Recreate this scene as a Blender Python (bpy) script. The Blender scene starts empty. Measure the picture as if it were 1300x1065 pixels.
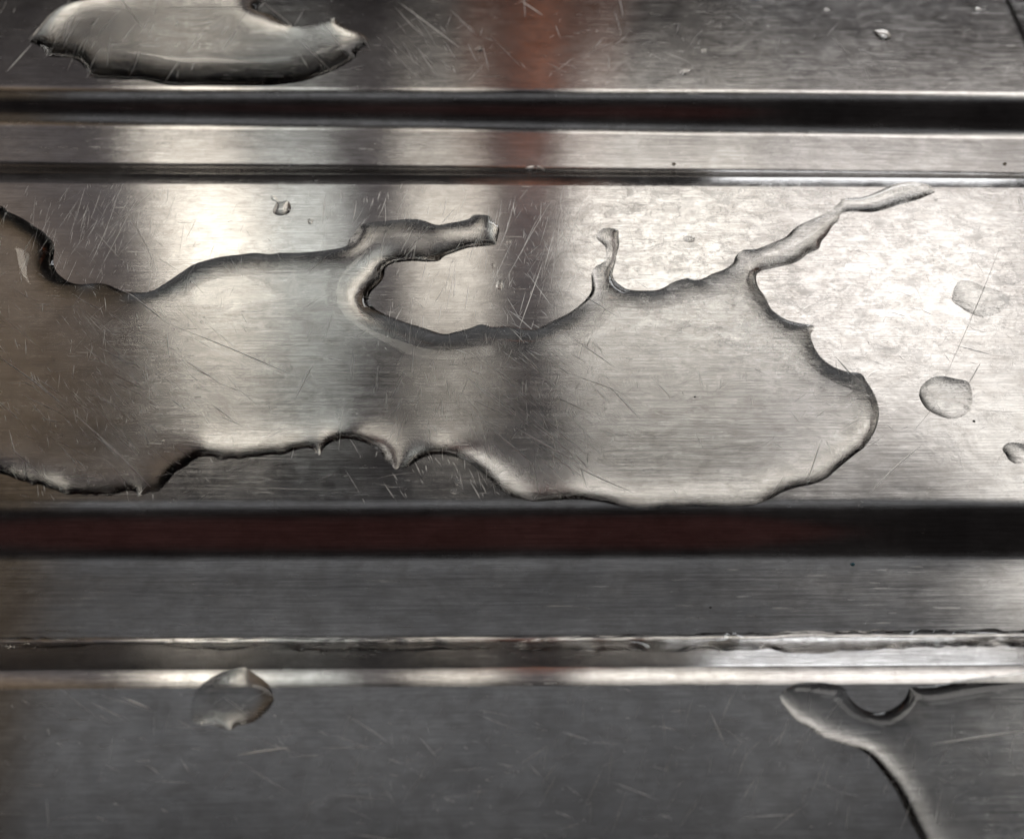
import bpy, math, random
import numpy as np
from mathutils import Matrix, Vector

R = math.radians
scene = bpy.context.scene
col = scene.collection
random.seed(7)
rng = np.random.default_rng(11)

# ------------------------------------------------------------------ camera
CH = 0.130                       # lens height above the raised panels, metres
FPX, CX, CY = 976.0, 650.0, 487.5
IW, IH = 1300.0, 1065.0
cam_rot = Matrix.Rotation(R(-2.0), 3, 'Z') @ Matrix.Rotation(R(27.5), 3, 'X') @ Matrix.Rotation(R(1.79), 3, 'Z')
cd = bpy.data.cameras.new('camera')
cam = bpy.data.objects.new('camera', cd)
col.objects.link(cam)
cam.matrix_world = Matrix.Translation((0, 0, CH)) @ cam_rot.to_4x4()
cd.sensor_width = 36.0
cd.lens = 36.0 * FPX / IW
cd.shift_y = -((IH / 2 - CY) / IW)
cd.clip_start = 0.005
cd.clip_end = 20.0
cd.dof.use_dof = True
cd.dof.focus_distance = 0.150
cd.dof.aperture_fstop = 11.0
scene.camera = cam

# ------------------------------------------------------------------ world, lamps, exposure
world = bpy.data.worlds.new('World')
scene.world = world
world.use_nodes = True
bg = world.node_tree.nodes['Background']
bg.inputs['Color'].default_value = (1.0, 0.90, 0.92, 1)
bg.inputs['Strength'].default_value = 0.012

scene.view_settings.view_transform = 'Standard'
scene.view_settings.look = 'None'
scene.view_settings.exposure = 0.0
scene.view_settings.gamma = 1.0
scene.render.engine = 'CYCLES'
scene.cycles.use_denoising = True
scene.cycles.denoiser = 'OPENIMAGEDENOISE'
scene.cycles.blur_glossy = 0.0
scene.cycles.caustics_refractive = True
scene.cycles.caustics_reflective = True
scene.cycles.sample_clamp_indirect = 8.0
scene.cycles.use_adaptive_sampling = True
scene.cycles.adaptive_threshold = 0.025
scene.cycles.max_bounces = 10
scene.cycles.transmission_bounces = 12

def lamp(name, x0, x1, z0, z1, y, radiance, color, face=-1, tilt=0.0):
    """rectangular lamp standing upright beyond (face -1) or behind (face +1) the board"""
    ld = bpy.data.lights.new(name, 'AREA')
    ld.shape = 'RECTANGLE'
    ld.size = x1 - x0
    ld.size_y = z1 - z0
    ld.energy = radiance * 4.0 * (x1 - x0) * (z1 - z0)
    ld.color = color
    o = bpy.data.objects.new(name, ld)
    col.objects.link(o)
    o.location = ((x0 + x1) / 2, y, (z0 + z1) / 2)
    o.rotation_euler = (R(-90 + tilt) if face < 0 else R(90 + tilt), 0, R(180) if face < 0 else R(180))
    # aim: lamp shines along its local -Z
    d = Vector((0, face, 0))
    o.rotation_euler = d.to_track_quat('-Z', 'Y').to_euler()
    return o

YW = 0.60
WARM = (1.0, 0.93, 0.81)
lamp('window_light', -0.420, -0.310, 0.56, 0.78, YW, 4.5, WARM)
lamp('window_light', -0.300, -0.200, 0.56, 0.78, YW, 1.9, (0.94, 0.98, 0.92))
lamp('window_light', -0.115, -0.010, 0.56, 0.78, YW, 2.2, WARM)
lamp('window_light', 0.095, 0.330, 0.56, 0.80, YW, 3.1, (1.0, 0.95, 0.87))
lamp('window_light', 0.345, 0.720, 0.56, 0.88, YW, 2.7, (1.0, 0.95, 0.90))
lamp('window_light', 0.520, 0.950, 0.89, 1.22, YW, 1.1, (1.0, 0.96, 0.92))
lamp('fill_light', -0.95, 0.95, 0.46, 0.92, 0.64, 0.13, (1.0, 0.91, 0.95))  # dim unseen fill, added to lift the dark columns between the panes
lamp('orange_light', 0.020, 0.056, 0.375, 0.405, YW, 0.8, (1.0, 0.25, 0.05))
lamp('orange_light', -0.035, 0.115, 0.355, 0.425, 0.61, 0.26, (1.0, 0.30, 0.10))
# a bright low pane farther off to the right, seen mostly in the slopes of the water and the rolled lips
lamp('low_window_light', 0.36, 0.85, 0.18, 0.36, 1.2, 5.5, (0.95, 0.97, 1.0))
lamp('brown_light', -1.20, -0.60, 0.55, 1.25, YW, 0.20, (1.0, 0.70, 0.40))
lamp('red_light', -0.55, 0.30, 0.05, 0.70, -0.45, 0.020, (1.0, 0.20, 0.15), face=1)
def ceiling(name, x0, x1, y0, y1, z, radiance, color):
    ld = bpy.data.lights.new(name, 'AREA')
    ld.shape = 'RECTANGLE'; ld.size = x1 - x0; ld.size_y = y1 - y0
    ld.energy = radiance * 4.0 * (x1 - x0) * (y1 - y0); ld.color = color
    o = bpy.data.objects.new(name, ld); col.objects.link(o)
    o.location = ((x0 + x1) / 2, (y0 + y1) / 2, z)
ceiling('ceiling_light', -0.63, 1.1, -0.05, 0.25, 1.0, 0.18, (0.92, 0.95, 1.0))
ceiling('brown_ceiling_light', -1.1, -0.64, -0.05, 0.25, 1.0, 0.10, (1.0, 0.78, 0.55))

# a pane to the right of the board, out of the picture
ld = bpy.data.lights.new('side_window_light', 'AREA')
ld.shape = 'RECTANGLE'; ld.size = 0.40; ld.size_y = 0.40; ld.energy = 1.4 * 4 * 0.16; ld.color = (1.0, 0.96, 0.9)
o = bpy.data.objects.new('side_window_light', ld); col.objects.link(o)
o.location = (1.02, 0.45, 1.10)
o.rotation_euler = (Vector((0, 0, 0)) - Vector(o.location)).to_track_quat('-Z', 'Y').to_euler()

# ------------------------------------------------------------------ projecting
_RM = np.array(cam_rot)
def px(u, v, z=0.0):
    """photo pixel -> point at height z"""
    d = _RM @ np.array(((u - CX) / FPX, (CY - v) / FPX, -1.0))
    t = (z - CH) / d[2]
    return d[0] * t, d[1] * t

def outline(pts, z=0.0):
    return np.array([px(u, v, z) for u, v in pts])

# ------------------------------------------------------------------ board profile
def ypx(v, z=0.0):
    return px(650, v, z)[1]

G2_N0, G2_N1 = ypx(229), ypx(211, -0.005)    # far groove: near lip, near foot
G2_F0, G2_F1 = ypx(169, -0.005), ypx(112)    # far foot, far lip
G1_N0, G1_N1 = ypx(858), ypx(806, -0.0045)
G1_F0, G1_F1 = ypx(718, -0.0045), ypx(633)
XE = px(1283, 17)[0]                          # right-hand end of the raised panels
Y0, Y1 = -0.070, 0.260
XL, XR = -0.24, XE + 0.045

def sstep(t, a=0.47):
    """S-curve with round shoulders and a straight middle"""
    t = np.clip(t, 0, 1)
    m = 1.0 / (1.0 - a)
    lo = m * t * t / (2 * a)
    mid = m * (t - a / 2)
    hi = 1 - m * (1 - t) ** 2 / (2 * a)
    return np.where(t < a, lo, np.where(t > 1 - a, hi, mid))

def depth(x, which):
    return 0.0050 + 0.0090 * x if which == 2 else 0.0046 + 0.003 * x

def S(x, y):
    """height of the sheet's upper face"""
    x = np.asarray(x, float); y = np.asarray(y, float)
    g2 = sstep((y - G2_N0) / (G2_N1 - G2_N0), 0.32) * (1 - sstep((y - G2_F0) / (G2_F1 - G2_F0)))
    g1 = sstep((y - G1_N0) / (G1_N1 - G1_N0), 0.20) * (1 - sstep((y - G1_F0) / (G1_F1 - G1_F0)))
    dip = g2 * depth(x, 2) + g1 * depth(x, 1)
    e = sstep((x - XE) / 0.006)
    base = 0.0045
    wav = 0.00006 * np.sin(x * 61 + y * 23) + 0.00005 * np.sin(x * 31 - y * 47 + 1.3)
    return -(dip * (1 - e) + np.maximum(dip, base) * e) + wav

# ------------------------------------------------------------------ materials
def nd(nt, t, **kw):
    n = nt.nodes.new(t)
    for k, v in kw.items():
        setattr(n, k, v)
    return n

def mathn(nt, op, a, b=None, c=None, clamp=False):
    n = nt.nodes.new('ShaderNodeMath'); n.operation = op; n.use_clamp = clamp
    for i, s in enumerate((a, b, c)):
        if s is None: continue
        if isinstance(s, (int, float)): n.inputs[i].default_value = s
        else: nt.links.new(s, n.inputs[i])
    return n.outputs[0]

def noise(nt, vec, scale, detail=4, rough=0.55, dist=0.0):
    n = nt.nodes.new('ShaderNodeTexNoise')
    n.inputs['Scale'].default_value = scale
    n.inputs['Detail'].default_value = detail
    n.inputs['Roughness'].default_value = rough
    n.inputs['Distortion'].default_value = dist
    nt.links.new(vec, n.inputs['Vector'])
    return n.outputs['Fac']

def mapping(nt, vec, scale, rotz=0.0):
    m = nt.nodes.new('ShaderNodeMapping')
    m.inputs['Scale'].default_value = scale
    m.inputs['Rotation'].default_value = (0, 0, rotz)
    nt.links.new(vec, m.inputs['Vector'])
    return m.outputs[0]

def ramp(nt, fac, lo, hi):
    n = nt.nodes.new('ShaderNodeMapRange'); n.clamp = True
    nt.links.new(fac, n.inputs[0])
    n.inputs[1].default_value = lo; n.inputs[2].default_value = hi
    return n.outputs[0]

def steel_material():
    m = bpy.data.materials.new('brushed_steel')
    m.use_nodes = True
    nt = m.node_tree
    b = nt.nodes['Principled BSDF']
    tc = nd(nt, 'ShaderNodeTexCoord')
    P = tc.outputs['Object']
    # fine grain drawn along the length of the board
    g1 = noise(nt, mapping(nt, P, (60, 3600, 60)), 1.0, 3, 0.6)
    g2 = noise(nt, mapping(nt, P, (260, 6500, 260)), 1.0, 2, 0.6)
    # cloudy wear and dried-on water marks
    w1 = noise(nt, P, 38.0, 6, 0.62, 0.6)
    w2 = noise(nt, mapping(nt, P, (240, 420, 240)), 1.0, 6, 0.62, 1.0)
    w3 = noise(nt, mapping(nt, P, (1300, 2100, 1300)), 1.0, 4, 0.6, 0.4)
    # limescale lies thickest towards the right-hand end
    sx = nd(nt, 'ShaderNodeSeparateXYZ'); nt.links.new(P, sx.inputs[0])
    (xa, ya), (xb, yb) = px(700, 385), px(1130, 565)
    ml = (yb - ya) / (xb - xa)
    ln = mathn(nt, 'SUBTRACT', sx.outputs[1], mathn(nt, 'MULTIPLY', sx.outputs[0], ml))
    side = ramp(nt, mathn(nt, 'ADD', ln, mathn(nt, 'MULTIPLY', w1, 0.02)), ya - ml * xa + 0.006, ya - ml * xa + 0.020)
    side = mathn(nt, 'MULTIPLY', side, ramp(nt, mathn(nt, 'ADD', sx.outputs[0], mathn(nt, 'MULTIPLY', w1, 0.03)), 0.020, 0.045))
    side = mathn(nt, 'MULTIPLY', side, ramp(nt, sx.outputs[1], G2_N0 + 0.002, G2_N0 - 0.003))
    side = mathn(nt, 'MULTIPLY', side, ramp(nt, noise(nt, P, 110.0, 3, 0.6, 0.8), 0.30, 0.58))
    # random fine rub marks in several directions
    rub = None
    for k, ang in enumerate((0.62, 1.15, -1.2)):
        s = noise(nt, mapping(nt, P, (90, 2600, 90), ang), 1.0, 2, 0.5)
        k2 = noise(nt, mapping(nt, P, (150 + 13 * k, 190, 150), ang), 1.0, 2, 0.5)
        r_ = mathn(nt, 'MULTIPLY', ramp(nt, s, 0.66, 0.74), ramp(nt, k2, 0.52, 0.66))
        rub = r_ if rub is None else mathn(nt, 'MAXIMUM', rub, r_)
    # colour: slightly warm grey steel, a little duller where worn
    mix = nd(nt, 'ShaderNodeMix', data_type='RGBA')
    nt.links.new(ramp(nt, mathn(nt, 'ADD', mathn(nt, 'ADD', mathn(nt, 'MULTIPLY', g1, 0.40), mathn(nt, 'MULTIPLY', g2, 0.25)), mathn(nt, 'MULTIPLY', w1, 0.35)), 0.38, 0.62), mix.inputs[0])
    mix.inputs[6].default_value = (0.38, 0.37, 0.365, 1)
    mix.inputs[7].default_value = (0.76, 0.75, 0.735, 1)
    mix2 = nd(nt, 'ShaderNodeMix', data_type='RGBA')
    wc = noise(nt, mapping(nt, P, (200, 330, 200)), 1.0, 6, 0.74, 0.5)
    nt.links.new(mathn(nt, 'ADD', mathn(nt, 'MULTIPLY', ramp(nt, w3, 0.60, 0.72), 0.35), mathn(nt, 'MULTIPLY', ramp(nt, wc, 0.42, 0.68), 0.55)), mix2.inputs[0])
    nt.links.new(mix.outputs[2], mix2.inputs[6])
    mix2.inputs[7].default_value = (0.34, 0.32, 0.30, 1)
    nt.nodes.remove(b)
    ro = mathn(nt, 'ADD', mathn(nt, 'MULTIPLY', w2, 0.09), mathn(nt, 'MULTIPLY', g1, 0.08))
    ro = mathn(nt, 'ADD', ro, 0.120)
    ro = mathn(nt, 'ADD', ro, mathn(nt, 'MULTIPLY', mathn(nt, 'MULTIPLY', side, ramp(nt, mathn(nt, 'ADD', mathn(nt, 'MULTIPLY', w2, 0.6), mathn(nt, 'MULTIPLY', w3, 0.4)), 0.42, 0.60)), 0.11))
    ro = mathn(nt, 'ADD', ro, mathn(nt, 'MULTIPLY', rub, 0.20))
    an = mathn(nt, 'ADD', -0.55, mathn(nt, 'MULTIPLY', rub, 0.45))
    an = mathn(nt, 'ADD', an, mathn(nt, 'MULTIPLY', side, 0.15))
    tg = nd(nt, 'ShaderNodeTangent', direction_type='UV_MAP'); tg.uv_map = 'UVMap'
    ga = nd(nt, 'ShaderNodeBsdfAnisotropic', distribution='BECKMANN')     # the brushed face
    nt.links.new(mix2.outputs[2], ga.inputs['Color'])
    nt.links.new(ro, ga.inputs['Roughness'])
    nt.links.new(an, ga.inputs['Anisotropy'])
    nt.links.new(tg.outputs[0], ga.inputs['Tangent'])
    gb = nd(nt, 'ShaderNodeBsdfAnisotropic', distribution='GGX')          # worn, hazy share
    nt.links.new(mix2.outputs[2], gb.inputs['Color'])
    gb.inputs['Roughness'].default_value = 0.48
    ms = nd(nt, 'ShaderNodeMixShader')
    nt.links.new(mathn(nt, 'ADD', 0.05, mathn(nt, 'MULTIPLY', ramp(nt, w1, 0.40, 0.66), 0.12)), ms.inputs[0])
    nt.links.new(ga.outputs[0], ms.inputs[1]); nt.links.new(gb.outputs[0], ms.inputs[2])
    nt.links.new(ms.outputs[0], nt.nodes['Material Output'].inputs['Surface'])
    # relief
    h = mathn(nt, 'ADD', mathn(nt, 'MULTIPLY', g1, 0.0000035), mathn(nt, 'MULTIPLY', g2, 0.0000018))
    blot = mathn(nt, 'ADD', mathn(nt, 'MULTIPLY', w2, 0.000042), mathn(nt, 'MULTIPLY', w3, 0.000010))
    h = mathn(nt, 'ADD', h, mathn(nt, 'MULTIPLY', blot, mathn(nt, 'ADD', mathn(nt, 'MULTIPLY', side, 0.92), 0.08)))
    bp = nd(nt, 'ShaderNodeBump')
    bp.inputs['Strength'].default_value = 1.0
    bp.inputs['Distance'].default_value = 1.0
    nt.links.new(h, bp.inputs['Height'])
    nt.links.new(bp.outputs[0], ga.inputs['Normal'])
    nt.links.new(bp.outputs[0], gb.inputs['Normal'])
    return m

def scratch_material():
    m = bpy.data.materials.new('scratched_steel')
    m.use_nodes = True
    nt = m.node_tree
    b = nt.nodes['Principled BSDF']
    tc = nd(nt, 'ShaderNodeTexCoord')
    n = noise(nt, tc.outputs['Object'], 900, 3)
    mix = nd(nt, 'ShaderNodeMix', data_type='RGBA')
    nt.links.new(n, mix.inputs[0])
    mix.inputs[6].default_value = (0.74, 0.73, 0.71, 1)
    mix.inputs[7].default_value = (0.92, 0.91, 0.89, 1)
    nt.links.new(mix.outputs[2], b.inputs['Base Color'])
    b.inputs['Metallic'].default_value = 1.0
    b.inputs['Roughness'].default_value = 0.48
    return m

def water_material():
    m = bpy.data.materials.new('clear_water')
    m.use_nodes = True
    nt = m.node_tree
    b = nt.nodes['Principled BSDF']
    tc = nd(nt, 'ShaderNodeTexCoord')
    n = noise(nt, tc.outputs['Object'], 160, 2, 0.4)
    b.inputs['Base Color'].default_value = (0.985, 0.99, 0.985, 1)
    b.inputs['Roughness'].default_value = 0.0
    b.inputs['IOR'].default_value = 1.333
    b.inputs['Transmission Weight'].default_value = 1.0
    bp = nd(nt, 'ShaderNodeBump')
    bp.inputs['Strength'].default_value = 1.0
    bp.inputs['Distance'].default_value = 0.000012
    nt.links.new(n, bp.inputs['Height'])
    nt.links.new(bp.outputs[0], b.inputs['Normal'])
    return m

def speck_material(name, c):
    m = bpy.data.materials.new(name)
    m.use_nodes = True
    nt = m.node_tree
    b = nt.nodes['Principled BSDF']
    tc = nd(nt, 'ShaderNodeTexCoord')
    n = noise(nt, tc.outputs['Object'], 4000, 3)
    mix = nd(nt, 'ShaderNodeMix', data_type='RGBA')
    nt.links.new(n, mix.inputs[0])
    mix.inputs[6].default_value = (*[k * 0.6 for k in c], 1)
    mix.inputs[7].default_value = (*[k * 1.4 for k in c], 1)
    nt.links.new(mix.outputs[2], b.inputs['Base Color'])
    b.inputs['Roughness'].default_value = 0.7
    return m

M_STEEL, M_SCR, M_WATER = steel_material(), scratch_material(), water_material()

# ------------------------------------------------------------------ mesh helper
def mesh_obj(name, verts, faces, mat, parent=None, smooth=True):
    me = bpy.data.meshes.new(name)
    me.from_pydata([tuple(map(float, v)) for v in verts], [], faces)
    if smooth:
        me.polygons.foreach_set('use_smooth', [True] * len(me.polygons))
    me.materials.append(mat)
    me.update()
    o = bpy.data.objects.new(name, me)
    col.objects.link(o)
    o.parent = parent
    return o

def tag(o, label, cat=None, group=None, kind=None):
    o['label'] = label
    if cat: o['category'] = cat
    if group: o['group'] = group
    if kind: o['kind'] = kind
    return o

# ------------------------------------------------------------------ the draining board
board = bpy.data.objects.new('draining_board', None)
col.objects.link(board)
tag(board, 'scratched brushed stainless steel draining board with raised panels and two long grooves', 'draining board')

xs = np.concatenate([np.linspace(XL, XE - 0.001, 70), np.linspace(XE, XE + 0.006, 14), np.linspace(XE + 0.009, XR, 5)])
THK = 0.0009
def sheet(name, ya, yb, fine, label=None):
    """one length of the pressed sheet, with its own underside and edges"""
    ys = [ya]
    y = ya
    while y < yb - 1e-6:
        step = 0.00028 if any(a - 0.001 < y < b + 0.001 for a, b in fine) else 0.0028
        y = min(yb, y + step); ys.append(y)
    ys = np.array(ys)
    Xg, Yg = np.meshgrid(xs, ys)
    Zg = S(Xg, Yg)
    nx, ny = len(xs), len(ys)
    top = np.stack([Xg.ravel(), Yg.ravel(), Zg.ravel()], 1)
    bot = top - np.array((0, 0, THK))
    verts = np.concatenate([top, bot])
    faces = []
    n = nx * ny
    for j in range(ny - 1):
        for i in range(nx - 1):
            a = j * nx + i
            faces.append((a, a + 1, a + nx + 1, a + nx))
            faces.append((n + a, n + a + nx, n + a + nx + 1, n + a + 1))
    # edges of the sheet get vertices of their own so the shading stays crisp
    ring = [i for i in range(nx)] + [j * nx + nx - 1 for j in range(1, ny)] + \
           [(ny - 1) * nx + i for i in range(nx - 2, -1, -1)] + [j * nx for j in range(ny - 2, 0, -1)]
    extra = np.concatenate([top[ring], bot[ring]])
    k = len(verts); L = len(ring)
    verts = np.concatenate([verts, extra])
    for q in range(L):
        q2 = (q + 1) % L
        faces.append((k + q, k + L + q, k + L + q2, k + q2))
    o = mesh_obj(name, verts, faces, M_STEEL, board)
    uv = o.data.uv_layers.new(name='UVMap')
    vi = np.empty(len(o.data.loops), dtype=np.int32)
    o.data.loops.foreach_get('vertex_index', vi)
    co = verts[vi]
    uv.data.foreach_set('uv', np.stack([co[:, 1] * 4, co[:, 0] * 4], 1).ravel())
    if label: o['label'] = label
    return o

near_panel = sheet('raised_panel', Y0, G1_N0 - 0.0015, [])
near_groove = sheet('groove', G1_N0 - 0.0015, G1_F1 + 0.0015, [(G1_N0, G1_N1), (G1_F0, G1_F1)])
mid_panel = sheet('raised_panel', G1_F1 + 0.0015, G2_N0 - 0.0015, [])
far_groove = sheet('groove', G2_N0 - 0.0015, G2_F1 + 0.0015, [(G2_N0, G2_N1), (G2_F0, G2_F1)])
far_panel = sheet('raised_panel', G2_F1 + 0.0015, Y1, [])

# ------------------------------------------------------------------ scratches
class Scr:
    def __init__(s): s.v, s.f = [], []
    def add(s, a, b, w, bow=0.0):
        ax, ay = px(*a); bx, by = px(*b)
        L = math.hypot(bx - ax, by - ay)
        if L < 1e-5: return
        tx, ty = (bx - ax) / L, (by - ay) / L
        nxx, nyy = -ty, tx
        n = max(3, min(9, int(L / 0.004) + 3))
        k = len(s.v)
        for i in range(n):
            t = i / (n - 1)
            off = bow * L * math.sin(math.pi * t)
            cx = ax + (bx - ax) * t + nxx * off; cy = ay + (by - ay) * t + nyy * off
            hw = 1.8 * w * (0.12 + 0.88 * math.sin(math.pi * min(1, max(0, t))) ** 0.6) * 0.5
            z = float(S(cx, cy))
            s.v += [(cx - nxx * hw, cy - nyy * hw, z - 0.000004), (cx, cy, z + 0.26 * hw + 0.000004), (cx + nxx * hw, cy + nyy * hw, z - 0.000004)]
            if i:
                p = k + 3 * (i - 1)
                s.f += [(p, p + 1, p + 4, p + 3), (p + 1, p + 2, p + 5, p + 4)]

scr = {'near': Scr(), 'mid': Scr(), 'far': Scr()}
def put(sc, u, v, L, ang, w, bow=0.0):
    du, dv = L / 2 * math.cos(R(ang)), -L / 2 * math.sin(R(ang))
    sc.add((u - du, v - dv), (u + du, v + dv), w, bow)

def cluster(sc, u, v, su, sv, ang, da, n, l0, l1, w0=0.00004, w1=0.00011, lim=(232, 640)):
    for _ in range(n):
        uu, vv = random.gauss(u, su), random.gauss(v, sv)
        L = l0 + (l1 - l0) * random.random() ** 2.2
        a = random.gauss(ang, da)
        half = L / 2 * abs(math.sin(R(a)))
        if vv - half < lim[0] or vv + half > lim[1]: continue
        put(sc, uu, vv, L, a, random.uniform(w0, w1), random.gauss(0, 0.012))

m_ = scr['mid']
cluster(m_, 110, 285, 75, 32, 68, 9, 150, 6, 48, 0.000025, 0.00008)
cluster(m_, 110, 300, 70, 30, -48, 12, 14, 10, 60, 0.00003, 0.00007)
cluster(m_, 130, 500, 70, 75, -40, 9, 95, 8, 70)
cluster(m_, 90, 520, 60, 70, -78, 8, 45, 8, 45)
cluster(m_, 225, 470, 60, 60, -28, 10, 40, 6, 45)
cluster(m_, 690, 310, 42, 60, 72, 9, 90, 8, 80, 0.000025, 0.00008)
cluster(m_, 690, 330, 45, 50, -62, 10, 40, 8, 60, 0.000025, 0.00007)
cluster(m_, 690, 510, 60, 60, -36, 8, 110, 8, 85)
cluster(m_, 640, 560, 60, 40, -84, 8, 45, 8, 35)
cluster(m_, 560, 340, 60, 45, 74, 14, 40, 8, 45)
cluster(m_, 540, 480, 80, 50, 82, 10, 45, 8, 45)
cluster(m_, 510, 300, 40, 16, 55, 6, 25, 10, 35)
cluster(m_, 560, 605, 70, 18, -62, 8, 40, 6, 40)
cluster(m_, 330, 610, 140, 15, 4, 12, 30, 8, 60)
cluster(m_, 520, 260, 60, 16, 80, 8, 40, 8, 40)
cluster(m_, 1150, 420, 90, 60, -24, 14, 30, 6, 40)
cluster(m_, 1150, 560, 80, 40, 42, 20, 10, 10, 60)
cluster(m_, 650, 440, 420, 130, 0, 60, 420, 4, 34, 0.00003, 0.00007)
cluster(m_, 120, 440, 90, 120, -50, 40, 260, 4, 26, 0.00003, 0.00007)
cluster(m_, 680, 480, 70, 110, -50, 45, 260, 4, 26, 0.00003, 0.00007)
for a, b, w in (((-5, 452), (92, 524), 0.00014), ((90, 522), (192, 618), 0.00016), ((124, 556), (160, 585), 0.00022),
                ((150, 366), (215, 414), 0.00014), ((215, 414), (375, 480), 0.00009), ((160, 265), (200, 345), 0.0001),
                ((168, 262), (128, 340), 0.0001), ((120, 293), (155, 332), 0.0001), ((200, 238), (135, 292), 0.00008),
                ((150, 460), (178, 466), 0.00016), ((112, 340), (150, 245), 0.00008), ((128, 444), (170, 468), 0.00016),
                ((690, 330), (658, 420), 0.00011), ((705, 290), (690, 345), 0.0001), ((668, 345), (705, 395), 0.00009),
                ((655, 545), (735, 590), 0.00018), ((700, 255), (640, 360), 0.00008), ((735, 590), (745, 620), 0.00008),
                ((580, 330), (565, 400), 0.00008), ((595, 360), (590, 395), 0.0001), ((1060, 452), (1092, 488), 0.0002),
                ((1275, 300), (1190, 500), 0.00008), ((1210, 438), (1262, 452), 0.00015), ((1245, 460), (1228, 490), 0.00016),
                ((1170, 565), (1105, 625), 0.00013), ((250, 615), (430, 622), 0.0001), ((1040, 560), (1024, 610), 0.0001)):
    m_.add(a, b, w, random.gauss(0, 0.01))
for a, b, bw in (((1263, 353), (1300, 352), -0.30), ((1196, 436), (1216, 428), 0.25), ((1166, 388), (1192, 400), -0.2), ((968, 287), (984, 291), -0.3),
                 ((1222, 408), (1262, 420), -0.22), ((1108, 447), (1150, 448), 0.16), ((800, 262), (832, 266), 0.2), ((1075, 318), (1110, 330), 0.18)):
    m_.add(a, b, 0.00008, bw)
f_ = scr['far']
cluster(f_, 120, 50, 110, 35, 58, 8, 70, 8, 50, 0.00004, 0.00012, (-20, 106))
cluster(f_, 520, 60, 70, 30, -48, 10, 40, 10, 70, 0.00004, 0.00012, (-20, 106))
cluster(f_, 700, 50, 350, 30, 20, 50, 80, 6, 40, 0.00003, 0.00009, (-20, 106))
for a, b, w in (((40, 57), (8, 92), 0.0002), ((150, -4), (185, 44), 0.00016), ((110, 16), (212, 17), 0.0001), ((215, 16), (320, 15), 0.00015),
                ((505, 2), (585, 62), 0.00018), ((660, 0), (690, 20), 0.0002), ((330, 0), (380, 40), 0.0001)):
    f_.add(a, b, w)
n_ = scr['near']
cluster(n_, 300, 950, 320, 50, -20, 14, 90, 6, 90, 0.00002, 0.00005, (866, 1080))
cluster(n_, 900, 950, 320, 50, 74, 14, 200, 6, 60, 0.00002, 0.00005, (866, 1080))
cluster(n_, 650, 990, 400, 60, 10, 50, 260, 4, 40, 0.00002, 0.00004, (866, 1080))
for a, b, w in (((1180, 945), (1310, 926), 0.00018), ((900, 900), (922, 950), 0.0001), ((155, 885), (190, 899), 0.00014), ((300, 958), (370, 948), 0.00016)):
    n_.add(a, b, w)
for k, p in (('near', near_panel), ('mid', mid_panel), ('far', far_panel)):
    o = mesh_obj('scratches', scr[k].v, scr[k].f, M_SCR, p, smooth=False)
    o['kind'] = 'stuff'

# ------------------------------------------------------------------ water
def smooth_closed(P, per=4):
    """Catmull-Rom through a closed outline"""
    n = len(P); out = []
    for i in range(n):
        p0, p1, p2, p3 = P[i - 1], P[i], P[(i + 1) % n], P[(i + 2) % n]
        for k in range(per):
            t = k / per
            out.append(0.5 * ((2 * p1) + (-p0 + p2) * t + (2 * p0 - 5 * p1 + 4 * p2 - p3) * t * t + (-p0 + 3 * p1 - 3 * p2 + p3) * t ** 3))
    return np.array(out)

def signed_distance(poly, X, Y):
    A = poly; B = np.roll(poly, -1, 0)
    p = np.stack([X.ravel(), Y.ravel()], 1)
    best = np.full(len(p), 1e9); inside = np.zeros(len(p), bool)
    for a, b in zip(A, B):
        d = b - a; L2 = d @ d
        if L2 < 1e-16: continue
        q = p - a
        t = np.clip((q @ d) / L2, 0, 1)
        r = q - t[:, None] * d
        best = np.minimum(best, (r * r).sum(1))
        if a[1] != b[1]:
            c = (a[1] > p[:, 1]) != (b[1] > p[:, 1])
            xi = a[0] + (p[:, 1] - a[1]) * d[0] / d[1]
            inside ^= c & (p[:, 0] < xi)
    sd = np.sqrt(best)
    return np.where(inside, -sd, sd).reshape(X.shape)

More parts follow.
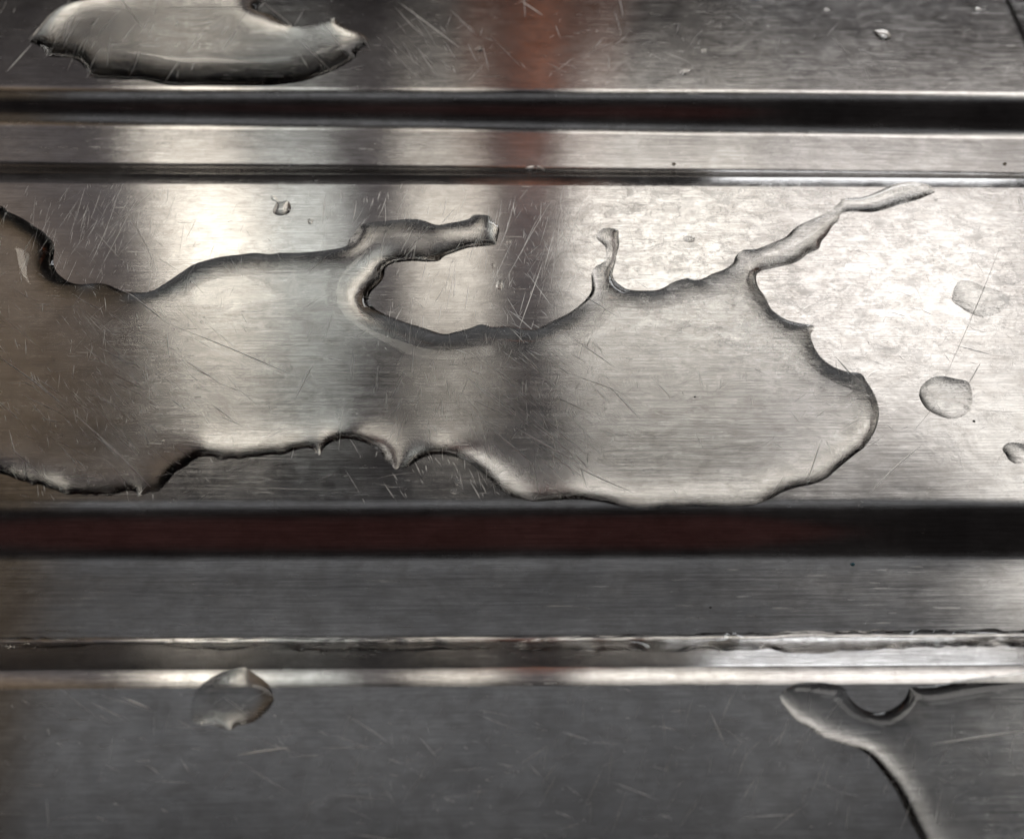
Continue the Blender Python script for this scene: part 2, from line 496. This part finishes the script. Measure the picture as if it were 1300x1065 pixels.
def water(name, pts, H, lam, dx, label, cat, group=None, iters=400, bridge=False, lumps=0.0, lump_s=300.0, seed=0, z=0.0, per=4):
    """a body of water: the outline is wetted sheet, the upper face is the surface that
    surface tension and weight give it (screened Poisson), the underside sits in the sheet"""
    poly = smooth_closed(outline(pts, z), per)
    lo = poly.min(0) - 2.5 * dx; hi = poly.max(0) + 2.5 * dx
    nx = int((hi[0] - lo[0]) / dx) + 2; ny = int((hi[1] - lo[1]) / dx) + 2
    gx = lo[0] + dx * np.arange(nx); gy = lo[1] + dx * np.arange(ny)
    X, Y = np.meshgrid(gx, gy)
    sd = signed_distance(poly, X, Y)
    sd = np.where(np.abs(sd) < 0.02 * dx, -0.02 * dx, sd)
    ins = sd < 0
    base = S(X, Y)
    # fractions of a step to the outline in the four directions
    def frac(sh, ax):
        nb = np.roll(sd, sh, ax)
        f = np.where(nb < 0, 1.0, sd / (sd - nb + 1e-20))
        return np.clip(f, 0.08, 1.0), nb < 0
    (fe, ie), (fw, iw), (fn, in_), (fs, is_) = frac(-1, 1), frac(1, 1), frac(-1, 0), frac(1, 0)
    ce, cw = 2 / (fe * (fe + fw)), 2 / (fw * (fe + fw))
    cn, cs = 2 / (fn * (fn + fs)), 2 / (fs * (fn + fs))
    k2 = (dx / lam) ** 2
    Ht = np.full(X.shape, H)
    if lumps:
        r2 = np.random.default_rng(seed)
        w = np.zeros(X.shape)
        for _ in range(9):
            a = r2.uniform(0, 2 * math.pi); q = lump_s * r2.uniform(0.5, 1.6)
            w += np.sin(q * (X * math.cos(a) + Y * math.sin(a) * 1.0) + r2.uniform(0, 6.3))
        Ht = H * (1 + lumps * w / 3)
    u = np.zeros(X.shape)
    if bridge:                       # absolute height, pinned to the sheet at the outline
        bnd = base
        u = base.copy()
        den = ce + cw + cn + cs
        src = k2 * Ht
        def edge(sh, ax, f): return base + f * (np.roll(base, sh, ax) - base)
        ee, ew, en, es = edge(-1, 1, fe), edge(1, 1, fw), edge(-1, 0, fn), edge(1, 0, fs)
    else:
        den = ce + cw + cn + cs + k2
        src = k2 * Ht
        ee = ew = en = es = 0.0
    om = 1.0
    for it in range(iters):
        new = (ce * np.where(ie, np.roll(u, -1, 1), ee) + cw * np.where(iw, np.roll(u, 1, 1), ew) +
               cn * np.where(in_, np.roll(u, -1, 0), en) + cs * np.where(is_, np.roll(u, 1, 0), es) + src) / den
        u = np.where(ins, new, u if bridge else 0.0)
    zt = np.where(ins, np.maximum(u, base + 0.00001), base) if bridge else base + u
    # build the mesh: whole cells inside, cut cells along the outline
    verts, vid, eid = [], {}, {}
    def node(j, i):
        k = j * nx + i
        if k not in vid:
            vid[k] = len(verts); verts.append((gx[i], gy[j], zt[j, i]))
        return vid[k]
    def cut(a, b):
        k = (min(a, b), max(a, b))
        if k not in eid:
            (ja, ia), (jb, ib) = divmod(a, nx), divmod(b, nx)
            t = sd[ja, ia] / (sd[ja, ia] - sd[jb, ib])
            x = gx[ia] + t * (gx[ib] - gx[ia]); y = gy[ja] + t * (gy[jb] - gy[ja])
            eid[k] = len(verts); verts.append((x, y, float(S(x, y)) - 0.000012))
        return eid[k]
    faces = []
    c4 = ins[:-1, :-1].astype(int) + ins[1:, :-1] + ins[:-1, 1:] + ins[1:, 1:]
    for j, i in zip(*np.nonzero(c4 == 4)):
        faces.append((node(j, i), node(j, i + 1), node(j + 1, i + 1), node(j + 1, i)))
    for j, i in zip(*np.nonzero((c4 > 0) & (c4 < 4))):
        q = ((j, i), (j, i + 1), (j + 1, i + 1), (j + 1, i))
        for tri in ((q[0], q[1], q[2]), (q[0], q[2], q[3])):
            f = []
            for m in range(3):
                a, b = tri[m], tri[(m + 1) % 3]
                if ins[a]: f.append(node(*a))
                if ins[a] != ins[b]: f.append(cut(a[0] * nx + a[1], b[0] * nx + b[1]))
            if len(f) >= 3: faces.append(tuple(f))
    # underside and rim
    n = len(verts)
    cnt = {}
    for f in faces:
        for m in range(len(f)):
            e = (f[m], f[(m + 1) % len(f)])
            cnt[e] = 1
    rim = [e for e in cnt if (e[1], e[0]) not in cnt]
    allv = list(verts) + [(x, y, float(zz)) for (x, y, _), zz in zip(verts, S(np.array([v[0] for v in verts]), np.array([v[1] for v in verts])) - 0.00030)]
    under = [tuple(n + a for a in reversed(f)) for f in faces]
    rv = {}
    side = []
    for a, b in rim:
        ids = []
        for s_, kk in ((a, 0), (b, 0), (b, 1), (a, 1)):
            if (s_, kk) not in rv:
                rv[(s_, kk)] = len(allv); allv.append(allv[s_ + n * kk])
            ids.append(rv[(s_, kk)])
        side.append((ids[1], ids[0], ids[3], ids[2]))
    o = mesh_obj(name, allv, faces + under + side, M_WATER)
    tag(o, label, cat, group)
    return o

MAIN = [(-150, 235), (-60, 245), (0, 261), (8, 268), (20, 273), (33, 280), (44, 288), (53, 293), (61, 300), (68, 309), (69, 320), (68, 332), (71, 344),
 (80, 353), (90, 359), (104, 361), (124, 359.5), (138, 362), (152, 368), (165, 371), (190, 370), (206, 362), (230, 346), (245, 336), (260, 331),
 (280, 326), (306, 323), (324, 321), (342, 323), (356, 321), (380, 321), (410, 318.4), (432, 315), (441, 311), (444, 304), (452, 294), (458, 286),
 (470, 283), (490, 281), (520, 278.5), (536, 280), (554, 286), (568, 284), (586, 281), (596, 278), (599, 274), (610, 273), (621, 274.5), (626, 280),
 (632, 286), (634, 294), (632, 302), (629, 311), (616, 313), (596, 315), (580, 320), (564, 326), (557, 332), (540, 333), (528, 332), (510, 333),
 (496, 336), (489, 342), (488, 350), (483, 359), (472, 370), (468, 378), (471, 386), (480, 395), (500, 404), (520, 411), (540, 417), (554, 422),
 (566, 424), (580, 421), (596, 417), (611, 411.6), (624, 415), (640, 414.6), (660, 416.4), (676, 418), (688, 414.5), (701, 408), (723, 397),
 (740, 384), (750, 371), (751, 360), (751, 347.5), (755, 339), (766, 332.5), (769, 321.7), (768, 313), (761, 306.6), (756, 300), (764, 291),
 (775, 289.4), (784.5, 291.5), (785.5, 300), (786.6, 310), (783.4, 321.7), (781, 334.6), (778, 345.4), (780, 355), (792, 364.8), (803, 368),
 (820, 368.6), (838, 367), (856.6, 357), (874, 352.5), (880, 355), (892, 353.6), (904, 347.5), (919, 342), (931, 333.5), (934, 325), (944, 317),
 (960, 316), (978.5, 309), (997, 301), (1008.5, 290), (1024.6, 281), (1043, 273), (1057, 266), (1066, 257), (1072, 252), (1096, 250), (1117, 242),
 (1135, 234), (1154, 231), (1172, 233), (1185, 238.5), (1187, 244), (1180, 247.7), (1163, 254.6), (1142, 260), (1121.5, 267), (1105, 270),
 (1084.6, 269), (1071, 270), (1066, 274), (1065, 280), (1057, 287), (1050, 298.5), (1043, 306.5), (1039.6, 316), (1027, 321.5), (1013, 332),
 (997, 337), (978.5, 341), (964.6, 344.6), (960, 352), (963, 364), (971, 376), (979, 391), (991, 401), (1002.7, 407), (1018, 410.5), (1031, 412.5),
 (1035, 417), (1030, 422.5), (1030, 430), (1036.5, 445), (1046.7, 457), (1060, 466), (1077, 472), (1093, 474), (1101, 485.7), (1110, 500),
 (1116, 520), (1114, 538), (1107.7, 553), (1097, 568), (1088, 575), (1075, 585.5), (1064.6, 594), (1049.5, 607), (1032, 614.6), (1010.8, 619),
 (993.5, 625), (978.5, 633), (961, 640), (942, 643), (914, 644), (881, 643), (860, 644), (846, 644), (821, 646), (799, 645), (784, 642), (762, 637),
 (732.6, 634), (703, 635), (681, 637), (661, 634), (639, 625), (624, 611), (609.5, 598), (595, 588), (580, 580.6), (562, 577), (546, 578),
 (532, 583.5), (518.5, 592), (502, 595.7), (496.5, 589), (488.5, 583.5), (481.5, 573), (465, 563), (449, 558), (433, 557.6), (419, 562.7),
 (411, 569), (407, 575), (404, 579), (401, 574), (394, 569), (386, 569), (370, 573), (358, 577.5), (342, 577), (328, 579.6), (314, 580.5),
 (303, 583.6), (294, 581.6), (281, 584), (270, 580), (260, 579.4), (246, 583), (236, 592), (224, 598), (214, 610), (207, 618), (198, 625),
 (188, 625), (182, 629), (175, 629), (170, 623.7), (159, 623.7), (148, 627), (137, 629.8), (130, 627), (122, 629.5), (115, 627), (109, 629.5), (99.7, 627),
 (87, 628.5), (77.5, 625.5), (70, 622), (61, 620), (50, 615), (41, 616.5), (35, 612), (29.5, 611.5), (20, 608), (10, 604), (0, 601.5), (-60, 590), (-150, 570)]
water('water_puddle', MAIN, 0.0040, 0.0034, 0.00036, 'large sprawling clear water puddle with thin arms across the middle panel', 'puddle', iters=420, per=3)

TOPL = [(36.6, 51), (49.5, 35), (62.5, 20), (75, 10), (90, 3.7), (105, 1), (120, -2), (150, -10), (220, -18), (290, -12), (318, -6), (330, 2), (326, 9),
 (330, 15), (343, 18.5), (358, 27.7), (376.6, 34), (397, 29.5), (415, 27.7), (423, 23), (428, 28.6), (443, 37), (460, 44), (470, 54.5), (461.5, 60),
 (454, 66), (452, 73), (441, 81), (424.6, 90), (406, 97), (388, 103), (365, 107), (340, 109), (305, 109), (270, 108.5), (235, 109), (212, 108), (192, 104),
 (177, 101), (160, 101.5), (138, 100), (118, 99), (112, 93), (108, 87), (101, 79), (88, 74), (72, 73), (59, 71), (55, 63), (46, 57), (39, 54)]
water('water_puddle', TOPL, 0.0032, 0.0030, 0.00045, 'small ragged water puddle on the far panel at the top left', 'puddle', per=3)

BOTR = [(1012, 867), (1030, 865.5), (1046, 866), (1062, 869), (1074, 875), (1079, 886), (1091, 897), (1105, 903), (1120, 904), (1137, 897), (1148, 887), (1153, 878),
 (1156, 872), (1168, 872), (1192, 869), (1214, 864), (1240, 860), (1268, 857), (1300, 853), (1345, 851), (1420, 850), (1440, 900), (1440, 1000), (1400, 1100), (1300, 1130), (1210, 1120), (1165, 1060),
 (1138, 1005), (1116, 974.5), (1104, 960), (1089, 950), (1066, 942.5), (1044, 935), (1029, 925), (1009.5, 913), (995, 896), (991, 880)]
water('water_puddle', BOTR, 0.0017, 0.0022, 0.00036, 'water puddle at the bottom right lapping the lip of the near groove', 'puddle')

BIG = [(242, 899), (246.5, 881), (254.6, 870), (266, 861), (280, 853), (289, 850), (301, 847), (312, 847), (320, 853), (331, 860), (340, 868), (345, 878),
 (348, 886.5), (342, 898), (335, 906), (324, 915), (311, 920), (301, 921), (294, 926), (286, 925), (275, 922), (264, 919), (250, 919), (243, 909.6)]
DG = 'water droplets scattered on the steel'
water('water_droplet', BIG, 0.0085, 0.0046, 0.00022, 'large rounded water drop hanging over the near groove lip at lower left', 'droplet', DG)
RND = [(1167, 497), (1171, 489), (1182, 480), (1196, 477.5), (1213, 481), (1227, 484), (1233, 494), (1234, 511), (1230, 522.5), (1219, 529.6), (1207.6, 532),
 (1193.5, 528.7), (1176.6, 519.7), (1168, 507)]
water('water_droplet', RND, 0.0013, 0.0022, 0.0002, 'round flat water drop right of the large puddle', 'droplet', DG)
water('water_droplet', [(1272, 570), (1278, 563), (1289, 562), (1303, 565), (1312, 572), (1309, 581), (1298, 587), (1289, 588.7), (1281, 584.5), (1276, 577)],
      0.0016, 0.0020, 0.00016, 'oval water drop cut by the right edge of the photo', 'droplet', DG)
water('water_film', [(1218, 357), (1232, 357), (1249, 364), (1266, 369), (1279, 375), (1282, 383), (1277, 391), (1264, 399), (1247, 403), (1231, 398), (1218, 390),
      (1209, 383), (1209, 374), (1212, 364)], 0.0005, 0.0022, 0.0002, 'thin shallow patch of water in the bright glare at right', 'water film')
water('water_droplet', [(346, 268), (349, 261), (350, 257), (344, 252.5), (344.5, 247.5), (350, 250), (356, 256.5), (364, 255), (369, 260), (368.5, 269), (360, 274), (350, 273)],
      0.0016, 0.0018, 0.00012, 'small water drop with a short tail in the bright glare upper left', 'droplet', DG)

def oval(u, v, a, b, rot=0.0, k=11, j=0.10, sd=0):
    rr = random.Random(sd)
    out = []
    for i in range(k):
        t = 2 * math.pi * i / k
        m = 1 + rr.uniform(-j, j)
        x, y = a * m * math.cos(t), b * m * math.sin(t)
        out.append((u + x * math.cos(rot) - y * math.sin(rot), v + x * math.sin(rot) + y * math.cos(rot)))
    return out
small = [
 (875, 303.5, 7.2, 4.4, 0.05, 'small oval water bead between the two right arms of the puddle'),
 (394, 281.5, 3.6, 4.2, 0.2, 'tiny water bead below right of the tailed drop'),
 (635, 362, 5.2, 6.8, 0.4, 'teardrop water bead in the dry bay between puddle arms'),
 (646, 307, 3.4, 2.6, 0.0, 'tiny water bead right of the tip of the upper left arm'),
 (626, 338, 3.0, 3.6, 0.0, 'tiny water bead just above the teardrop bead'),
 (581, 612, 4.2, 4.0, 0.0, 'tiny water bead below the puddle, the upper of two'),
 (576, 624, 4.2, 3.6, 0.3, 'tiny water bead below the puddle, the lower of two'),
 (1094.5, 639.5, 5.0, 4.2, 0.0, 'small dark-rimmed water bead at the near lip of the middle panel'),
 (608, 63, 4.6, 3.6, 0.0, 'small water bead on the far panel right of its puddle'),
 (1121, 45, 11.5, 7.0, 0.3, 'largest water bead on the far panel, near the top right'),
 (870, 92, 7.0, 3.8, -0.2, 'flat water bead near the lip of the far panel'),
 (1049, 14, 4.0, 3.0, 0.0, 'tiny water bead near the top edge of the far panel'),
 (1241, 13, 4.5, 3.2, 0.0, 'tiny water bead on the far panel in the top right corner'),
 (1188, 252.5, 3.0, 2.4, 0.3, 'tiny water bead just off the tip of the long right arm'),
 (893, 66, 4.5, 2.6, 0.0, 'faint tiny water bead above the flat bead on the far panel'),
]
for i, (u, v, a, b, r_, lab) in enumerate(small):
    water('water_droplet', oval(u, v, a, b, r_, sd=i), 0.0016, 0.0016, min(a, b) * 0.00017 / 7, lab, 'droplet', DG, iters=250)
water('water_droplet', oval(680, 212, 14, 5.5, 0.05, sd=40), 0.0011, 0.0016, 0.00014, 'flat water bead in the far groove below the orange reflection', 'droplet', DG, z=-0.004)

# water lying in the near foot of the near groove
def run(u0, u1, top, bot, jit, sd, step=11):
    rr = random.Random(sd)
    up, dn = [], []
    n = max(4, int((u1 - u0) / step))
    for i in range(n + 1):
        t = i / n; u = u0 + (u1 - u0) * t
        taper = math.sin(math.pi * min(1, max(0, t))) ** 0.18 if 0 < t < 1 else 0.25
        c = (top(u) + bot(u)) / 2
        up.append((u, c + (top(u) - c) * taper + rr.uniform(-jit, jit)))
        dn.append((u, c + (bot(u) - c) * taper + rr.uniform(-jit, jit)))
    return up + dn[::-1]
def foot(u):   # the line of the foot of the near wall
    return 807 + 1.5 * math.sin((u) / 1300 * math.pi) - max(0, (u - 650)) / 650 * 9
water('water_run', run(-60, 118, lambda u: foot(u) + 1, lambda u: foot(u) + 16, 1.0, 1), 0.0016, 0.0020, 0.00028,
      'short dark strand of water in the near groove at the left edge', 'water', 'water lying along the near groove', bridge=True, lumps=0.9, z=-0.004, iters=500, seed=3)
water('water_run', run(205, 640, lambda u: foot(u) + 1, lambda u: foot(u) + 19, 1.6, 2), 0.0019, 0.0020, 0.00028,
      'long strand of water lying in the near groove left of the middle', 'water', 'water lying along the near groove', bridge=True, lumps=1.3, z=-0.004, iters=500, seed=4)
water('water_run', run(655, 1400, lambda u: foot(u) - 2, lambda u: foot(u) + 23, 1.8, 5), 0.0024, 0.0020, 0.00028,
      'lumpy strand of water lying in the near groove at right', 'water', 'water lying along the near groove', bridge=True, lumps=1.1, z=-0.004, iters=500, seed=5)

# ------------------------------------------------------------------ specks of dirt
def speck(u, v, r, mat, label, zc=0.0, sd=0):
    rr = random.Random(sd)
    x, y = px(u, v, zc)
    z = float(S(x, y))
    verts, faces = [], []
    K = 9
    for lv, (rad, h) in enumerate(((1.0, -0.1), (1.05, 0.25), (0.65, 0.6))):
        for i in range(K):
            t = 2 * math.pi * i / K
            m = r * rad * rr.uniform(0.7, 1.15)
            verts.append((x + m * math.cos(t) * 1.3, y + m * math.sin(t), z + h * r * rr.uniform(0.7, 1.2)))
    verts.append((x, y, z + 0.7 * r))
    for lv in range(2):
        for i in range(K):
            a, b = lv * K + i, lv * K + (i + 1) % K
            faces.append((a, b, b + K, a + K))
    for i in range(K):
        faces.append((2 * K + i, 2 * K + (i + 1) % K, 3 * K))
    faces.append(tuple(reversed(range(K))))
    o = mesh_obj('dirt_speck', verts, faces, mat)
    tag(o, label, 'speck', 'specks of dirt on the steel')
MD = speck_material('dark_dirt', (0.03, 0.025, 0.02))
MT = speck_material('teal_dirt', (0.02, 0.10, 0.14))
MO = speck_material('ochre_dirt', (0.16, 0.11, 0.04))
speck(881, 506, 0.00018, MD, 'tiny black speck under the water in the right half of the puddle', sd=1)
speck(1236, 535, 0.00022, MD, 'tiny black speck just below the round flat drop', sd=2)
speck(1083, 716, 0.00030, MT, 'tiny teal speck on the floor of the near groove', -0.0046, sd=3)
speck(902, 771, 0.00016, MD, 'tiny dark speck on the floor of the near groove', -0.0046, sd=4)
speck(856, 207, 0.00040, MO, 'tiny ochre speck in the far groove near the middle', -0.005, sd=5)
speck(1279, 204, 0.00040, MO, 'tiny ochre speck in the far groove near the right edge', -0.005, sd=6)
